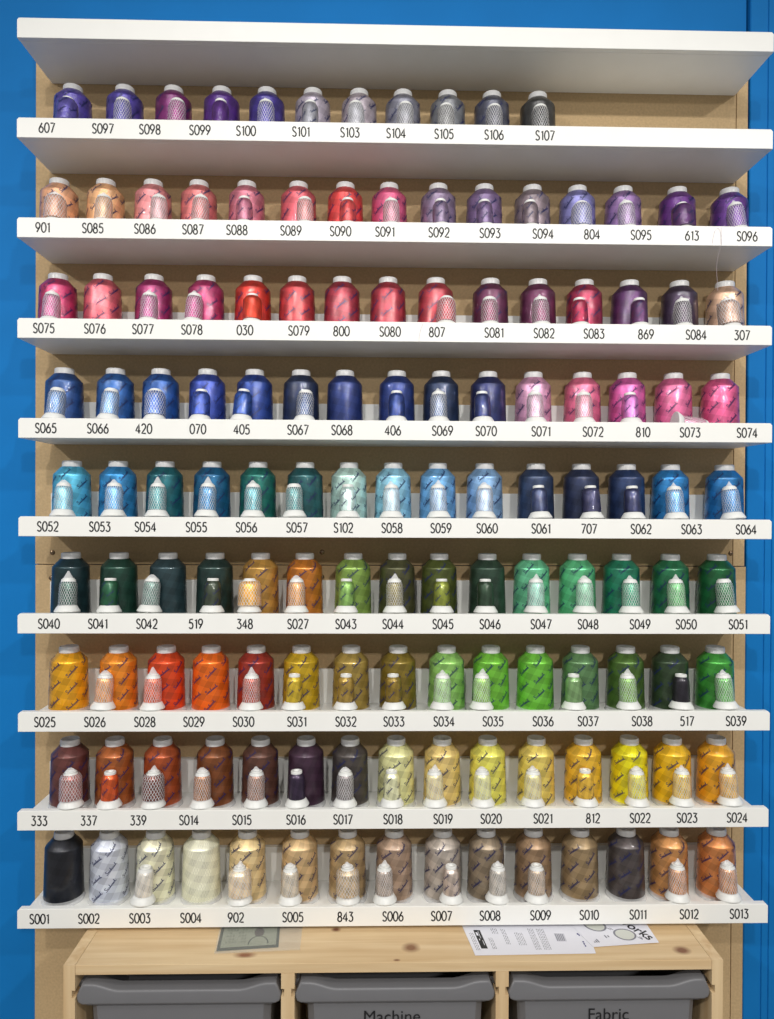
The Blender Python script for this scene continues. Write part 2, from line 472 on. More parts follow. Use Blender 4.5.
# ------------------------------------------------------------------ the ten ledge shelves
SHELVES = [(-0.0015, 0.6718, -0.00075), (-0.0016, 0.5227, -9e-05), (-0.0012, 0.3731, 0.00017), (-0.0005, 0.2216, -0.00037), (0.001, 0.0714, 9e-05),
           (0.0015, -0.0772, -0.00023), (0.0004, -0.2239, 0.00033), (0.0011, -0.373, -2e-05), (0.0003, -0.5226, 0.00029), (0.0005, -0.6718, 0.00027)]
HL = 0.575
D = 0.1174
PLANK = 0.013
LT = 0.0095
LIP = 0.030
ROWS = [
 (1, [
  ('607', -0.5316, -0.5235, (85, 70, 165), ('P', -0.5161, (95, 85, 170))),
  ('S097', -0.4480, -0.4405, (75, 60, 155), ('T', -0.4294, (95, 85, 180))),
  ('S098', -0.3777, -0.3626, (115, 20, 100), ('N', -0.3471, (170, 40, 140))),
  ('S099', -0.3026, -0.2854, (80, 30, 130), ('P', -0.2790, (85, 35, 125))),
  ('S100', -0.2334, -0.2127, (60, 45, 135), ('T', -0.2077, (90, 80, 185))),
  ('S101', -0.1503, -0.1388, (175, 165, 180), ('P', -0.1401, (165, 165, 175))),
  ('S103', -0.0761, -0.0640, (172, 160, 170), ('N', -0.0669, (190, 190, 200))),
  ('S104', -0.0062, 0.0069, (130, 130, 145), ('N', 0.0081, (165, 165, 175))),
  ('S105', 0.0669, 0.0796, (120, 122, 128), ('N', 0.0732, (140, 140, 140))),
  ('S106', 0.1432, 0.1516, (80, 82, 100), ('N', 0.1486, (110, 110, 125))),
  ('S107', 0.2213, 0.2264, (55, 55, 55), ('N', 0.2218, (60, 60, 60))),
 ]),
 (2, [
  ('901', -0.5374, -0.5448, (246, 182, 140), ('T', -0.5328, (240, 180, 150))),
  ('S085', -0.4627, -0.4706, (248, 190, 138), ('T', -0.4587, (245, 195, 150))),
  ('S086', -0.3848, -0.3949, (232, 145, 148), ('T', -0.3736, (235, 180, 185))),
  ('S087', -0.3127, -0.3216, (220, 120, 120), ('T', -0.3103, (225, 135, 135))),
  ('S088', -0.2464, -0.2447, (210, 120, 140), ('P', -0.2404, (205, 125, 150))),
  ('S089', -0.1649, -0.1614, (220, 95, 108), ('N', -0.1461, (235, 145, 145))),
  ('S090', -0.0899, -0.0857, (225, 68, 68), ('P', -0.0796, (220, 78, 78))),
  ('S091', -0.0223, -0.0147, (215, 85, 130), ('T', -0.0118, (225, 140, 165))),
  ('S092', 0.0600, 0.0651, (140, 120, 150), ('P', 0.0662, (138, 118, 150))),
  ('S093', 0.1380, 0.1401, (125, 100, 145), ('P', 0.1357, (128, 104, 148))),
  ('S094', 0.2192, 0.2186, (138, 122, 130), ('P', 0.2063, (138, 122, 130))),
  ('804', 0.2945, 0.2924, (130, 128, 190), ('N', 0.2876, (150, 150, 205))),
  ('S095', 0.3701, 0.3675, (150, 115, 170), ('T', 0.3597, (178, 145, 195))),
  ('613', 0.4490, 0.4568, (100, 40, 130), ('P', 0.4491, (95, 50, 110))),
  ('S096', 0.5343, 0.5431, (100, 50, 140), ('T', 0.5358, (145, 95, 185))),
 ]),
 (3, [
  ('S075', -0.5356, -0.5466, (205, 50, 110), ('T', -0.5390, (220, 110, 170))),
  ('S076', -0.4594, -0.4751, (225, 100, 115), None),
  ('S077', -0.3874, -0.3934, (165, 28, 105), ('T', -0.3882, (190, 65, 145))),
  ('S078', -0.3138, -0.3099, (185, 45, 108), ('T', -0.3198, (205, 75, 150))),
  ('030', -0.2338, -0.2342, (215, 45, 28), ('B', -0.2282, (225, 60, 25))),
  ('S079', -0.1522, -0.1631, (195, 52, 60), None),
  ('800', -0.0877, -0.0902, (170, 42, 65), None),
  ('S080', -0.0139, -0.0156, (180, 46, 66), None),
  ('807', 0.0578, 0.0619, (185, 52, 68), ('N', 0.0743, (215, 85, 98))),
  ('S081', 0.1450, 0.1508, (105, 38, 80), ('N', 0.1433, (160, 55, 105))),
  ('S082', 0.2217, 0.2287, (105, 33, 80), ('T', 0.2241, (150, 55, 110))),
  ('S083', 0.2986, 0.3049, (170, 35, 78), ('P', 0.2855, (190, 42, 85))),
  ('869', 0.3789, 0.3790, (85, 35, 95), ('P', 0.3797, (95, 45, 100))),
  ('S084', 0.4563, 0.4616, (60, 40, 70), ('T', 0.4490, (85, 65, 90))),
  ('307', 0.5277, 0.5369, (244, 200, 168), ('T', 0.5247, (230, 188, 165))),
 ]),
 (4, [
  ('S065', -0.5324, -0.5363, (35, 78, 142), ('N', -0.5324, (90, 138, 195))),
  ('S066', -0.4546, -0.4546, (38, 96, 168), ('N', -0.4498, (110, 160, 215))),
  ('420', -0.3856, -0.3818, (25, 84, 160), ('N', -0.3780, (35, 98, 188))),
  ('070', -0.3043, -0.3070, (50, 75, 170), ('P', -0.3078, (52, 82, 175))),
  ('405', -0.2379, -0.2309, (30, 65, 150), ('P', -0.2438, (30, 76, 160))),
  ('S067', -0.1531, -0.1560, (28, 44, 80), ('N', -0.1460, (60, 85, 130))),
  ('S068', -0.0863, -0.0850, (25, 48, 115), None),
  ('406', -0.0086, -0.0008, (25, 52, 125), ('P', -0.0024, (28, 60, 135))),
  ('S069', 0.0670, 0.0715, (25, 46, 82), ('T', 0.0638, (100, 120, 155))),
  ('S070', 0.1336, 0.1480, (24, 36, 95), ('P', 0.1332, (30, 45, 105))),
  ('S071', 0.2180, 0.2221, (225, 165, 200), ('T', 0.2160, (225, 178, 205))),
  ('S072', 0.2981, 0.3026, (230, 115, 150), ('T', 0.2928, (230, 145, 170))),
  ('810', 0.3753, 0.3764, (210, 95, 168), ('P', 0.3666, (200, 118, 190))),
  ('S073', 0.4482, 0.4528, (225, 110, 158), ('L', 0.4359, (235, 155, 188))),
  ('S074', 0.5367, 0.5300, (230, 95, 148), None),
 ]),
 (5, [
  ('S052', -0.5292, -0.5228, (85, 182, 215), ('T', -0.5166, (135, 205, 225))),
  ('S053', -0.4513, -0.4490, (46, 136, 196), ('T', -0.4388, (105, 175, 228))),
  ('S054', -0.3829, -0.3741, (18, 98, 108), ('T', -0.3724, (65, 145, 150))),
  ('S055', -0.3061, -0.2986, (14, 94, 138), ('T', -0.2963, (55, 135, 188))),
  ('S056', -0.2305, -0.2246, (18, 108, 98), ('T', -0.2248, (85, 165, 175))),
  ('S057', -0.1540, -0.1487, (25, 85, 90), ('N', -0.1604, (55, 130, 132))),
  ('S102', -0.0834, -0.0778, (192, 225, 216), ('P', -0.0774, (205, 230, 225))),
  ('S058', -0.0094, -0.0061, (148, 205, 230), ('T', -0.0098, (185, 215, 230))),
  ('S059', 0.0654, 0.0665, (115, 172, 220), ('T', 0.0639, (160, 192, 225))),
  ('S060', 0.1359, 0.1428, (138, 178, 220), ('T', 0.1352, (175, 200, 230))),
  ('S061', 0.2189, 0.2266, (40, 58, 92), ('P', 0.2227, (55, 65, 100))),
  ('707', 0.2929, 0.3011, (36, 47, 80), ('P', 0.3043, (60, 60, 95))),
  ('S062', 0.3733, 0.3751, (32, 53, 95), ('P', 0.3692, (45, 50, 90))),
  ('S063', 0.4516, 0.4476, (38, 128, 194), ('T', 0.4366, (85, 158, 215))),
  ('S064', 0.5364, 0.5369, (22, 110, 172), ('T', 0.5272, (75, 142, 200))),
 ]),
 (6, [
  ('S040', -0.5275, -0.5237, (18, 48, 54), ('T', -0.5095, (45, 90, 76))),
  ('S041', -0.4540, -0.4470, (18, 62, 48), ('P', -0.4455, (25, 85, 55))),
  ('S042', -0.3803, -0.3686, (38, 62, 68), ('T', -0.3834, (100, 135, 125))),
  ('519', -0.3064, -0.2931, (28, 54, 50), ('P', -0.2871, (60, 70, 55))),
  ('348', -0.2323, -0.2198, (185, 140, 65), ('N', -0.2297, (230, 172, 58))),
  ('S027', -0.1519, -0.1487, (190, 115, 35), ('T', -0.1566, (215, 152, 75))),
  ('S043', -0.0789, -0.0703, (130, 162, 75), ('P', -0.0798, (128, 170, 88))),
  ('S044', -0.0072, 0.0011, (75, 75, 45), ('T', -0.0038, (135, 125, 72))),
  ('S045', 0.0693, 0.0694, (75, 85, 30), ('P', 0.0694, (130, 140, 50))),
  ('S046', 0.1414, 0.1477, (40, 65, 50), ('P', 0.1380, (35, 60, 40))),
  ('S047', 0.2198, 0.2204, (108, 195, 150), ('T', 0.2167, (150, 210, 190))),
  ('S048', 0.2924, 0.2952, (92, 185, 130), ('T', 0.2940, (145, 205, 172))),
  ('S049', 0.3728, 0.3678, (28, 122, 92), ('T', 0.3671, (65, 160, 125))),
  ('S050', 0.4442, 0.4483, (32, 112, 72), ('T', 0.4397, (105, 188, 115))),
  ('S051', 0.5251, 0.5249, (15, 92, 48), ('N', 0.5188, (45, 125, 75))),
 ]),
 (7, [
  ('S025', -0.5332, -0.5249, (250, 170, 22), None),
  ('S026', -0.4582, -0.4458, (245, 142, 38), ('T', -0.4539, (245, 168, 98))),
  ('S028', -0.3830, -0.3699, (215, 72, 24), ('T', -0.3779, (230, 105, 65))),
  ('S029', -0.3090, -0.2982, (240, 108, 18), None),
  ('S030', -0.2341, -0.2259, (155, 48, 34), ('T', -0.2261, (190, 85, 65))),
  ('S031', -0.1529, -0.1530, (200, 165, 28), ('P', -0.1605, (205, 175, 48))),
  ('S032', -0.0783, -0.0728, (165, 140, 68), ('P', -0.0799, (165, 135, 60))),
  ('S033', -0.0050, 0.0033, (130, 110, 35), ('P', -0.0046, (140, 115, 40))),
  ('S034', 0.0716, 0.0819, (145, 198, 105), ('T', 0.0702, (170, 215, 140))),
  ('S035', 0.1469, 0.1538, (115, 188, 60), ('T', 0.1319, (155, 208, 95))),
  ('S036', 0.2239, 0.2263, (112, 190, 62), None),
  ('S037', 0.2934, 0.2999, (95, 135, 88), ('B', 0.2769, (125, 162, 108))),
  ('S038', 0.3770, 0.3742, (75, 108, 42), ('T', 0.3635, (130, 185, 80))),
  ('517', 0.4469, 0.4469, (48, 68, 42), ('P', 0.4465, (34, 30, 40))),
  ('S039', 0.5232, 0.5214, (62, 150, 55), ('T', 0.5173, (105, 190, 90))),
 ]),
 (8, [
  ('333', -0.5412, -0.5218, (105, 58, 54), ('T', -0.5017, (165, 105, 100))),
  ('337', -0.4669, -0.4503, (165, 90, 40), ('P', -0.4428, (205, 85, 35))),
  ('339', -0.3924, -0.3744, (165, 75, 34), ('T', -0.3756, (110, 58, 48))),
  ('S014', -0.3161, -0.2906, (125, 70, 34), ('T', -0.3009, (175, 118, 72))),
  ('S015', -0.2358, -0.2177, (95, 60, 48), ('T', -0.2180, (160, 112, 88))),
  ('S016', -0.1538, -0.1445, (65, 40, 60), ('P', -0.1542, (50, 35, 60))),
  ('S017', -0.0822, -0.0736, (75, 68, 65), ('T', -0.0799, (125, 115, 115))),
  ('S018', -0.0058, 0.0007, (235, 230, 168), ('P', -0.0071, (235, 235, 188))),
  ('S019', 0.0709, 0.0752, (235, 203, 130), ('T', 0.0605, (240, 218, 160))),
  ('S020', 0.1446, 0.1491, (240, 225, 105), ('T', 0.1346, (245, 235, 155))),
  ('S021', 0.2248, 0.2281, (240, 208, 108), ('T', 0.2127, (240, 222, 150))),
  ('812', 0.3021, 0.3049, (235, 183, 55), ('P', 0.2963, (235, 185, 68))),
  ('S022', 0.3750, 0.3802, (250, 220, 25), ('T', 0.3771, (250, 225, 55))),
  ('S023', 0.4480, 0.4505, (250, 183, 32), ('T', 0.4476, (245, 198, 80))),
  ('S024', 0.5260, 0.5228, (250, 168, 38), ('T', 0.5240, (245, 188, 86))),
 ]),
 (9, [
  ('S001', -0.5410, -0.5300, (24, 26, 34), None),
  ('S002', -0.4666, -0.4579, (208, 213, 232), None),
  ('S003', -0.3898, -0.3843, (225, 222, 195), ('N', -0.3910, (220, 215, 203))),
  ('S004', -0.3127, -0.3112, (232, 230, 205), None),
  ('902', -0.2444, -0.2376, (225, 200, 150), ('T', -0.2415, (230, 208, 175))),
  ('S005', -0.1578, -0.1538, (205, 175, 130), ('T', -0.1644, (205, 193, 170))),
  ('843', -0.0777, -0.0769, (175, 150, 110), ('T', -0.0746, (195, 172, 135))),
  ('S006', -0.0051, -0.0019, (165, 140, 120), ('T', -0.0175, (165, 148, 135))),
  ('S007', 0.0693, 0.0766, (180, 170, 160), ('P', 0.0864, (190, 175, 165))),
  ('S008', 0.1440, 0.1471, (140, 125, 105), ('T', 0.1582, (185, 178, 166))),
  ('S009', 0.2219, 0.2236, (145, 118, 90), ('N', 0.2196, (185, 162, 135))),
  ('S010', 0.2969, 0.2993, (150, 128, 95), None),
  ('S011', 0.3729, 0.3748, (75, 68, 68), None),
  ('S012', 0.4523, 0.4455, (190, 135, 80), ('T', 0.4418, (205, 148, 102))),
  ('S013', 0.5303, 0.5233, (195, 125, 70), ('T', 0.5231, (205, 148, 102))),
 ]),
]

SHELF_LABEL = ['empty white ledge shelf at the very top, above all the threads']
for i, items in ROWS:
    SHELF_LABEL.append('white ledge shelf whose front lip is numbered %s to %s' % (items[0][0], items[-1][0]))

shelf_objs = []
for i, (sx, sz, st) in enumerate(SHELVES):
    o = empty('ledge_shelf', (sx, 0, sz), SHELF_LABEL[i], 'shelf', 'white ledge shelves on the wall')
    o.rotation_euler = (0, -st, 0)
    bm = bmesh.new()
    box(bm, -HL, HL, -D + LT, -0.0003, 0.0, PLANK, 0.0006, 1)
    mesh('shelf_plank', bm, M_WHITE, o)
    bm = bmesh.new()
    # front lip with its upper ends clipped off
    prism(bm, [(-HL, 0.0), (HL, 0.0), (HL, LIP - 0.003), (HL - 0.003, LIP), (-HL + 0.003, LIP), (-HL, LIP - 0.003)], 'y', -D, -D + LT, 0.0008)
    mesh('front_lip', bm, M_WHITE, o)
    bm = bmesh.new()
    prism(bm, [(-HL, PLANK), (HL, PLANK), (HL, 0.066), (HL - 0.004, 0.070), (-HL + 0.004, 0.070), (-HL, 0.066)], 'y', -0.0095, -0.0003, 0.0008)
    mesh('back_rail', bm, M_WHITE, o)
    shelf_objs.append(o)

for i, items in ROWS:
    for lab, xl, xc, cc, mini in items:
        t = mesh('number_label', number_mesh(lab, 0.0156), M_INK, shelf_objs[i])
        t.location = (xl - SHELVES[i][0], -D - 0.0002, 0.0150)
        t['label'] = 'black printed number ' + lab


# ------------------------------------------------------------------ the printed script on the film
def script_word():
    """a joined handwritten word, unit height, drawn as one pen line"""
    p = []
    p += [(0.75, 0.80), (0.55, 1.0), (0.25, 0.95), (0.22, 0.70), (0.52, 0.42), (0.52, 0.12), (0.22, 0.0), (0.0, 0.14)]
    q = [(0.55, 0.1)]
    x = 0.75
    for tall in (0, 0, 1, 0, 0, 0, 1):
        if tall:
            q += [(x, 0.05), (x + 0.22, 0.55), (x + 0.34, 1.0), (x + 0.26, 0.85), (x + 0.24, 0.1)]
        else:
            q += [(x, 0.05), (x + 0.14, 0.46), (x + 0.24, 0.40), (x + 0.26, 0.06)]
        x += 0.42
    q += [(x, 0.0), (x + 0.2, 0.12)]
    return [p, q], x + 0.2


WORD, WLEN = script_word()


def cone_r(z):
    prof = [(0.0, 0.0310), (0.010, 0.0302), (0.084, 0.0279), (0.0965, 0.0165), (0.12, 0.0165)]
    for (z0, r0), (z1, r1) in zip(prof, prof[1:]):
        if z <= z1:
            return r0 + (r1 - r0) * (z - z0) / (z1 - z0)
    return prof[-1][1]


def mini_r(z):
    prof = [(0.0, 0.0131), (0.0325, 0.0126), (0.0355, 0.0119), (0.0405, 0.0096), (0.06, 0.0095)]
    for (z0, r0), (z1, r1) in zip(prof, prof[1:]):
        if z <= z1:
            return r0 + (r1 - r0) * (z - z0) / (z1 - z0)
    return prof[-1][1]


def print_mesh(rf, z0, z1, size, dz, cols, seed, rs, off, wd):
    rnd = random.Random(seed)
    bm = bmesh.new()
    for c in range(cols):
        ac = 2 * PI * (c + 0.15 * rnd.random()) / cols
        z = z0 + (dz * 0.5 if c % 2 else 0) + dz * 0.25 * rnd.random()
        while z < z1:
            rot = math.radians(44 + rnd.uniform(-7, 7))
            ca, sa = math.cos(rot), math.sin(rot)
            zz, aa = z, ac + rnd.uniform(-.06, .06)

            def place(u, v, zz=zz, aa=aa, ca=ca, sa=sa):
                h = zz + u * sa + v * ca
                r = rf(h) + off
                a = aa + (u * ca - v * sa) / rs
                return (r * math.cos(a), r * math.sin(a), h)
            for st in WORD:
                ribbon(bm, [((u - WLEN / 2) * size, v * size) for u, v in st], wd, place)
            z += dz * rnd.uniform(0.94, 1.06)
    me = bpy.data.meshes.new('printed_script')
    bm.to_mesh(me)
    bm.free()
    me.materials.append(M_PRINT)
    return me


def lathe_mesh(name, prof, m, n=36, caps=True, angle=35):
    bm = bmesh.new()
    lathe(bm, prof, n, caps)
    bmesh.ops.recalc_face_normals(bm, faces=bm.faces[:])
    me = bpy.data.meshes.new(name)
    bm.to_mesh(me)
    bm.free()
    for p in me.polygons:
        p.use_smooth = True
    me.set_sharp_from_angle(angle=math.radians(angle))
    me.materials.append(m)
    return me


CONE_THREAD = lathe_mesh('thread', [(0.0290, 0.004), (0.0303, 0.006), (0.0302, 0.010), (0.0292, 0.045), (0.0281, 0.0815), (0.0277, 0.0838), (0.0270, 0.0850), (0.0165, 0.0965), (0.0150, 0.0965)], M_THREAD, 40)
CONE_CORE = lathe_mesh('core', [(0.0290, 0.0), (0.0300, 0.0015), (0.0300, 0.0035), (0.0150, 0.0045), (0.0145, 0.0965), (0.0150, 0.0970), (0.0150, 0.1030), (0.0146, 0.1052), (0.0136, 0.1062), (0.0126, 0.1055), (0.0118, 0.1020), (0.0100, 0.1000), (0.0045, 0.1000), (0.0040, 0.0980)], M_CORE, 36)


def skirt_mesh(seed):
    rnd = random.Random(seed)
    ph = [rnd.uniform(0, 6.28) for _ in range(3)]
    bm = bmesh.new()
    n = 48
    rings = []
    for k, (r, z) in enumerate(((0.0306, 0.0085), (0.0307, 0.0060), (0.0310, 0.0040), (0.0316, 0.0018), (0.0322, 0.0004))):
        f = k / 4.0
        rings.append([bm.verts.new(((r + f * 0.0006 * math.sin(3 * t + ph[0]) + f * 0.0003 * math.sin(7 * t + ph[1])) * math.cos(t),
                                    (r + f * 0.0006 * math.sin(3 * t + ph[0]) + f * 0.0003 * math.sin(7 * t + ph[1])) * math.sin(t), z))
                      for t in (2 * PI * i / n for i in range(n))])
    for a, b in zip(rings, rings[1:]):
        for i in range(n):
            j = (i + 1) % n
            bm.faces.new((a[i], b[i], b[j], a[j]))
    me = bpy.data.meshes.new('film_skirt')
    bm.to_mesh(me)
    bm.free()
    for p in me.polygons:
        p.use_smooth = True
    me.materials.append(M_FILM)
    return me


CONE_SKIRT = [skirt_mesh(k) for k in range(3)]
CONE_PRINT = [print_mesh(cone_r, 0.014, 0.092, 0.0056, 0.0265, 7, 40 + k, 0.0285, 0.0005, 0.00085) for k in range(5)]

SPOOL_BASE = lathe_mesh('base', [(0.0165, 0.0), (0.0185, 0.0004), (0.0190, 0.0016), (0.0186, 0.0030), (0.0160, 0.0075), (0.0143, 0.0105), (0.0130, 0.0112), (0.0080, 0.0112)], M_SPOOL, 36, False)
SPOOL_HUB = None
bm = bmesh.new()
lathe(bm, [(0.0165, 0.0), (0.0150, 0.0012), (0.0060, 0.0012), (0.0056, 0.0060)], 36, True)
bm2 = bmesh.new()
bm2.from_mesh(SPOOL_BASE)
tmp = bpy.data.meshes.new('tmp')
bm.to_mesh(tmp)
bm.free()
bm2.from_mesh(tmp)
bm2.to_mesh(SPOOL_BASE)
bm2.free()
bpy.data.meshes.remove(tmp)
for p in SPOOL_BASE.polygons:
    p.use_smooth = True
SPOOL_BASE.set_sharp_from_angle(angle=math.radians(35))
TZ = 0.0112
SPOOL_THREAD = lathe_mesh('thread', [(0.0120, TZ), (0.0131, TZ + 0.0006), (0.0129, TZ + 0.020), (0.0124, TZ + 0.0325), (0.0117, TZ + 0.0355), (0.0092, TZ + 0.0395), (0.0080, TZ + 0.0395)], M_THREAD, 32)
SPOOL_CAP = lathe_mesh('cap', [(0.0080, TZ + 0.0390), (0.0088, TZ + 0.0396), (0.0088, TZ + 0.0430), (0.0080, TZ + 0.0440), (0.0050, TZ + 0.0440), (0.0040, TZ + 0.0410)], M_SPOOL, 28)
SPOOL_PRINT = [print_mesh(lambda h: mini_r(h - TZ), TZ + 0.002, TZ + 0.034, 0.0036, 0.0170, 5, 70 + k, 0.0132, 0.0004, 0.0006) for k in range(3)]


def net_mesh(rf, z0, z1, strands, turn, wd, off, steps):
    bm = bmesh.new()
    for s in (1, -1):
        for k in range(strands):
            a0 = 2 * PI * k / strands
            pts = [(s * turn * i / steps, z0 + (z1 - z0) * i / steps) for i in range(steps + 1)]

            def place(u, v, a0=a0):
                r = rf(v) + off
                return (r * math.cos(a0 + u / 0.0135), r * math.sin(a0 + u / 0.0135), v)
            ribbon(bm, [(u * 0.0135, v) for u, v in pts], wd, place)
    me = bpy.data.meshes.new('net_sleeve')
    bm.to_mesh(me)
    bm.free()
    me.materials.append(M_NET)
    return me


SPOOL_NET = net_mesh(lambda h: mini_r(h - TZ), TZ - 0.001, TZ + 0.0405, 23, 1.35, 0.00040, 0.0006, 14)
CONE_NET = net_mesh(cone_r, 0.008, 0.0965, 44, 1.3, 0.0004, 0.0005, 22)
for o_ in (CONE_NET,):
    o_.materials.clear()
    o_.materials.append(plain('pale_net', (232, 231, 212), 0.5))


def tip_mesh(h, wx, seed):
    """the gathered end of the net sleeve: round at the cap, pinched to a flat ridge at the top"""
    rnd = random.Random(seed)
    lean = rnd.uniform(-0.0015, 0.0015)
    bm = bmesh.new()
    n = 24
    rings = []
    for k in range(6):
        f = k / 5.0
        r = 0.0094 * (1 - f) + 0.0009 * f
        z = TZ + 0.0398 + f * h
        ex = 1 + wx * f
        rings.append([bm.verts.new((lean * f + r * ex * math.cos(2 * PI * i / n), r * (1 - 0.35 * f) * math.sin(2 * PI * i / n), z + 0.0004 * math.sin(5 * PI * i / n) * f)) for i in range(n)])
    for a, b in zip(rings, rings[1:]):
        for i in range(n):
            j = (i + 1) % n
            bm.faces.new((a[i], a[j], b[j], b[i]))
    bm.faces.new(rings[-1])
    me = bpy.data.meshes.new('net_tip')
    bm.to_mesh(me)
    bm.free()
    for p in me.polygons:
        p.use_smooth = True
    me.materials.append(M_TIP)
    return me


TIPS = [tip_mesh(0.0105, 0.2, 1), tip_mesh(0.0125, 0.0, 2), tip_mesh(0.0095, 0.9, 3), tip_mesh(0.0155, 0.0, 4)]
COLLAR = lathe_mesh('net_collar', [(0.0112, TZ + 0.0378), (0.0108, TZ + 0.0384), (0.0104, TZ + 0.0412), (0.0100, TZ + 0.0420)], M_SPOOL, 28, False)


def put(name, me, parent):
    o = bpy.data.objects.new(name, me)
    C.objects.link(o)
    o.parent = parent
    return o


# ------------------------------------------------------------------ colour words for the labels
def colour(c):
    import colorsys
    r, g, b = (v / 255 for v in c)
    h, s, v = colorsys.rgb_to_hsv(r, g, b)
    h *= 360
    if 200 < h < 265 and 0.13 <= s < 0.25 and v < 0.5:
        return 'slate grey'
    if s < 0.14:
        if v > 0.8:
            return 'white'
        return 'pale grey' if v > 0.6 else 'grey' if v > 0.4 else 'charcoal grey' if v > 0.16 else 'black'
    if v < 0.17:
        return 'black'
    if h < 16 or h >= 345:
        n = 'coral pink' if s < 0.58 and v > 0.75 else 'red' if s > 0.55 and v > 0.5 else 'reddish brown'
        if n == 'reddish brown' and v > 0.6:
            n = 'dusty pink'
        return n
    if h < 48:
        if s > 0.7 and v > 0.78:
            return 'orange' if h < 34 else 'golden yellow'
        if v > 0.78:
            return 'peach' if h < 34 and s > 0.25 else 'cream'
        if v > 0.5:
            return 'copper brown' if s > 0.55 else 'beige'
        return 'brown'
    if h < 72:
        if v > 0.85:
            return 'yellow' if s > 0.45 else 'pale yellow'
        return 'mustard' if v > 0.6 else 'olive'
    if h < 165:
        if v < 0.35:
            return 'dark green'
        return 'lime green' if h < 112 and s > 0.5 else 'light green' if v > 0.65 else 'green'
    if h < 192:
        return 'dark teal' if v < 0.36 else 'teal' if v < 0.66 else 'pale aqua'
    if h < 215:
        return 'light blue' if v > 0.78 and s < 0.65 else 'bright blue' if v > 0.5 else 'dark blue'
    if h < 242:
        return 'navy blue' if v < 0.45 else 'royal blue' if s > 0.55 else 'lavender blue'
    if h < 290:
        return 'dark purple' if v < 0.42 else 'purple' if s > 0.4 else 'lilac'
    if v < 0.5:
        return 'plum'
    return 'pink' if v > 0.7 else 'magenta'


def beside(items, k):
    near = [items[j][0] for j in (k + 1, k - 1) if 0 <= j < len(items)]
    for q in near:
        if not q.isdigit():
            return 'next to ' + q
    return 'between %s and %s' % (near[1], near[0]) if len(near) == 2 else 'beside ' + near[0]


def lum(c):
    a = lin(c)
    return 0.2126 * a[0] + 0.7152 * a[1] + 0.0722 * a[2]


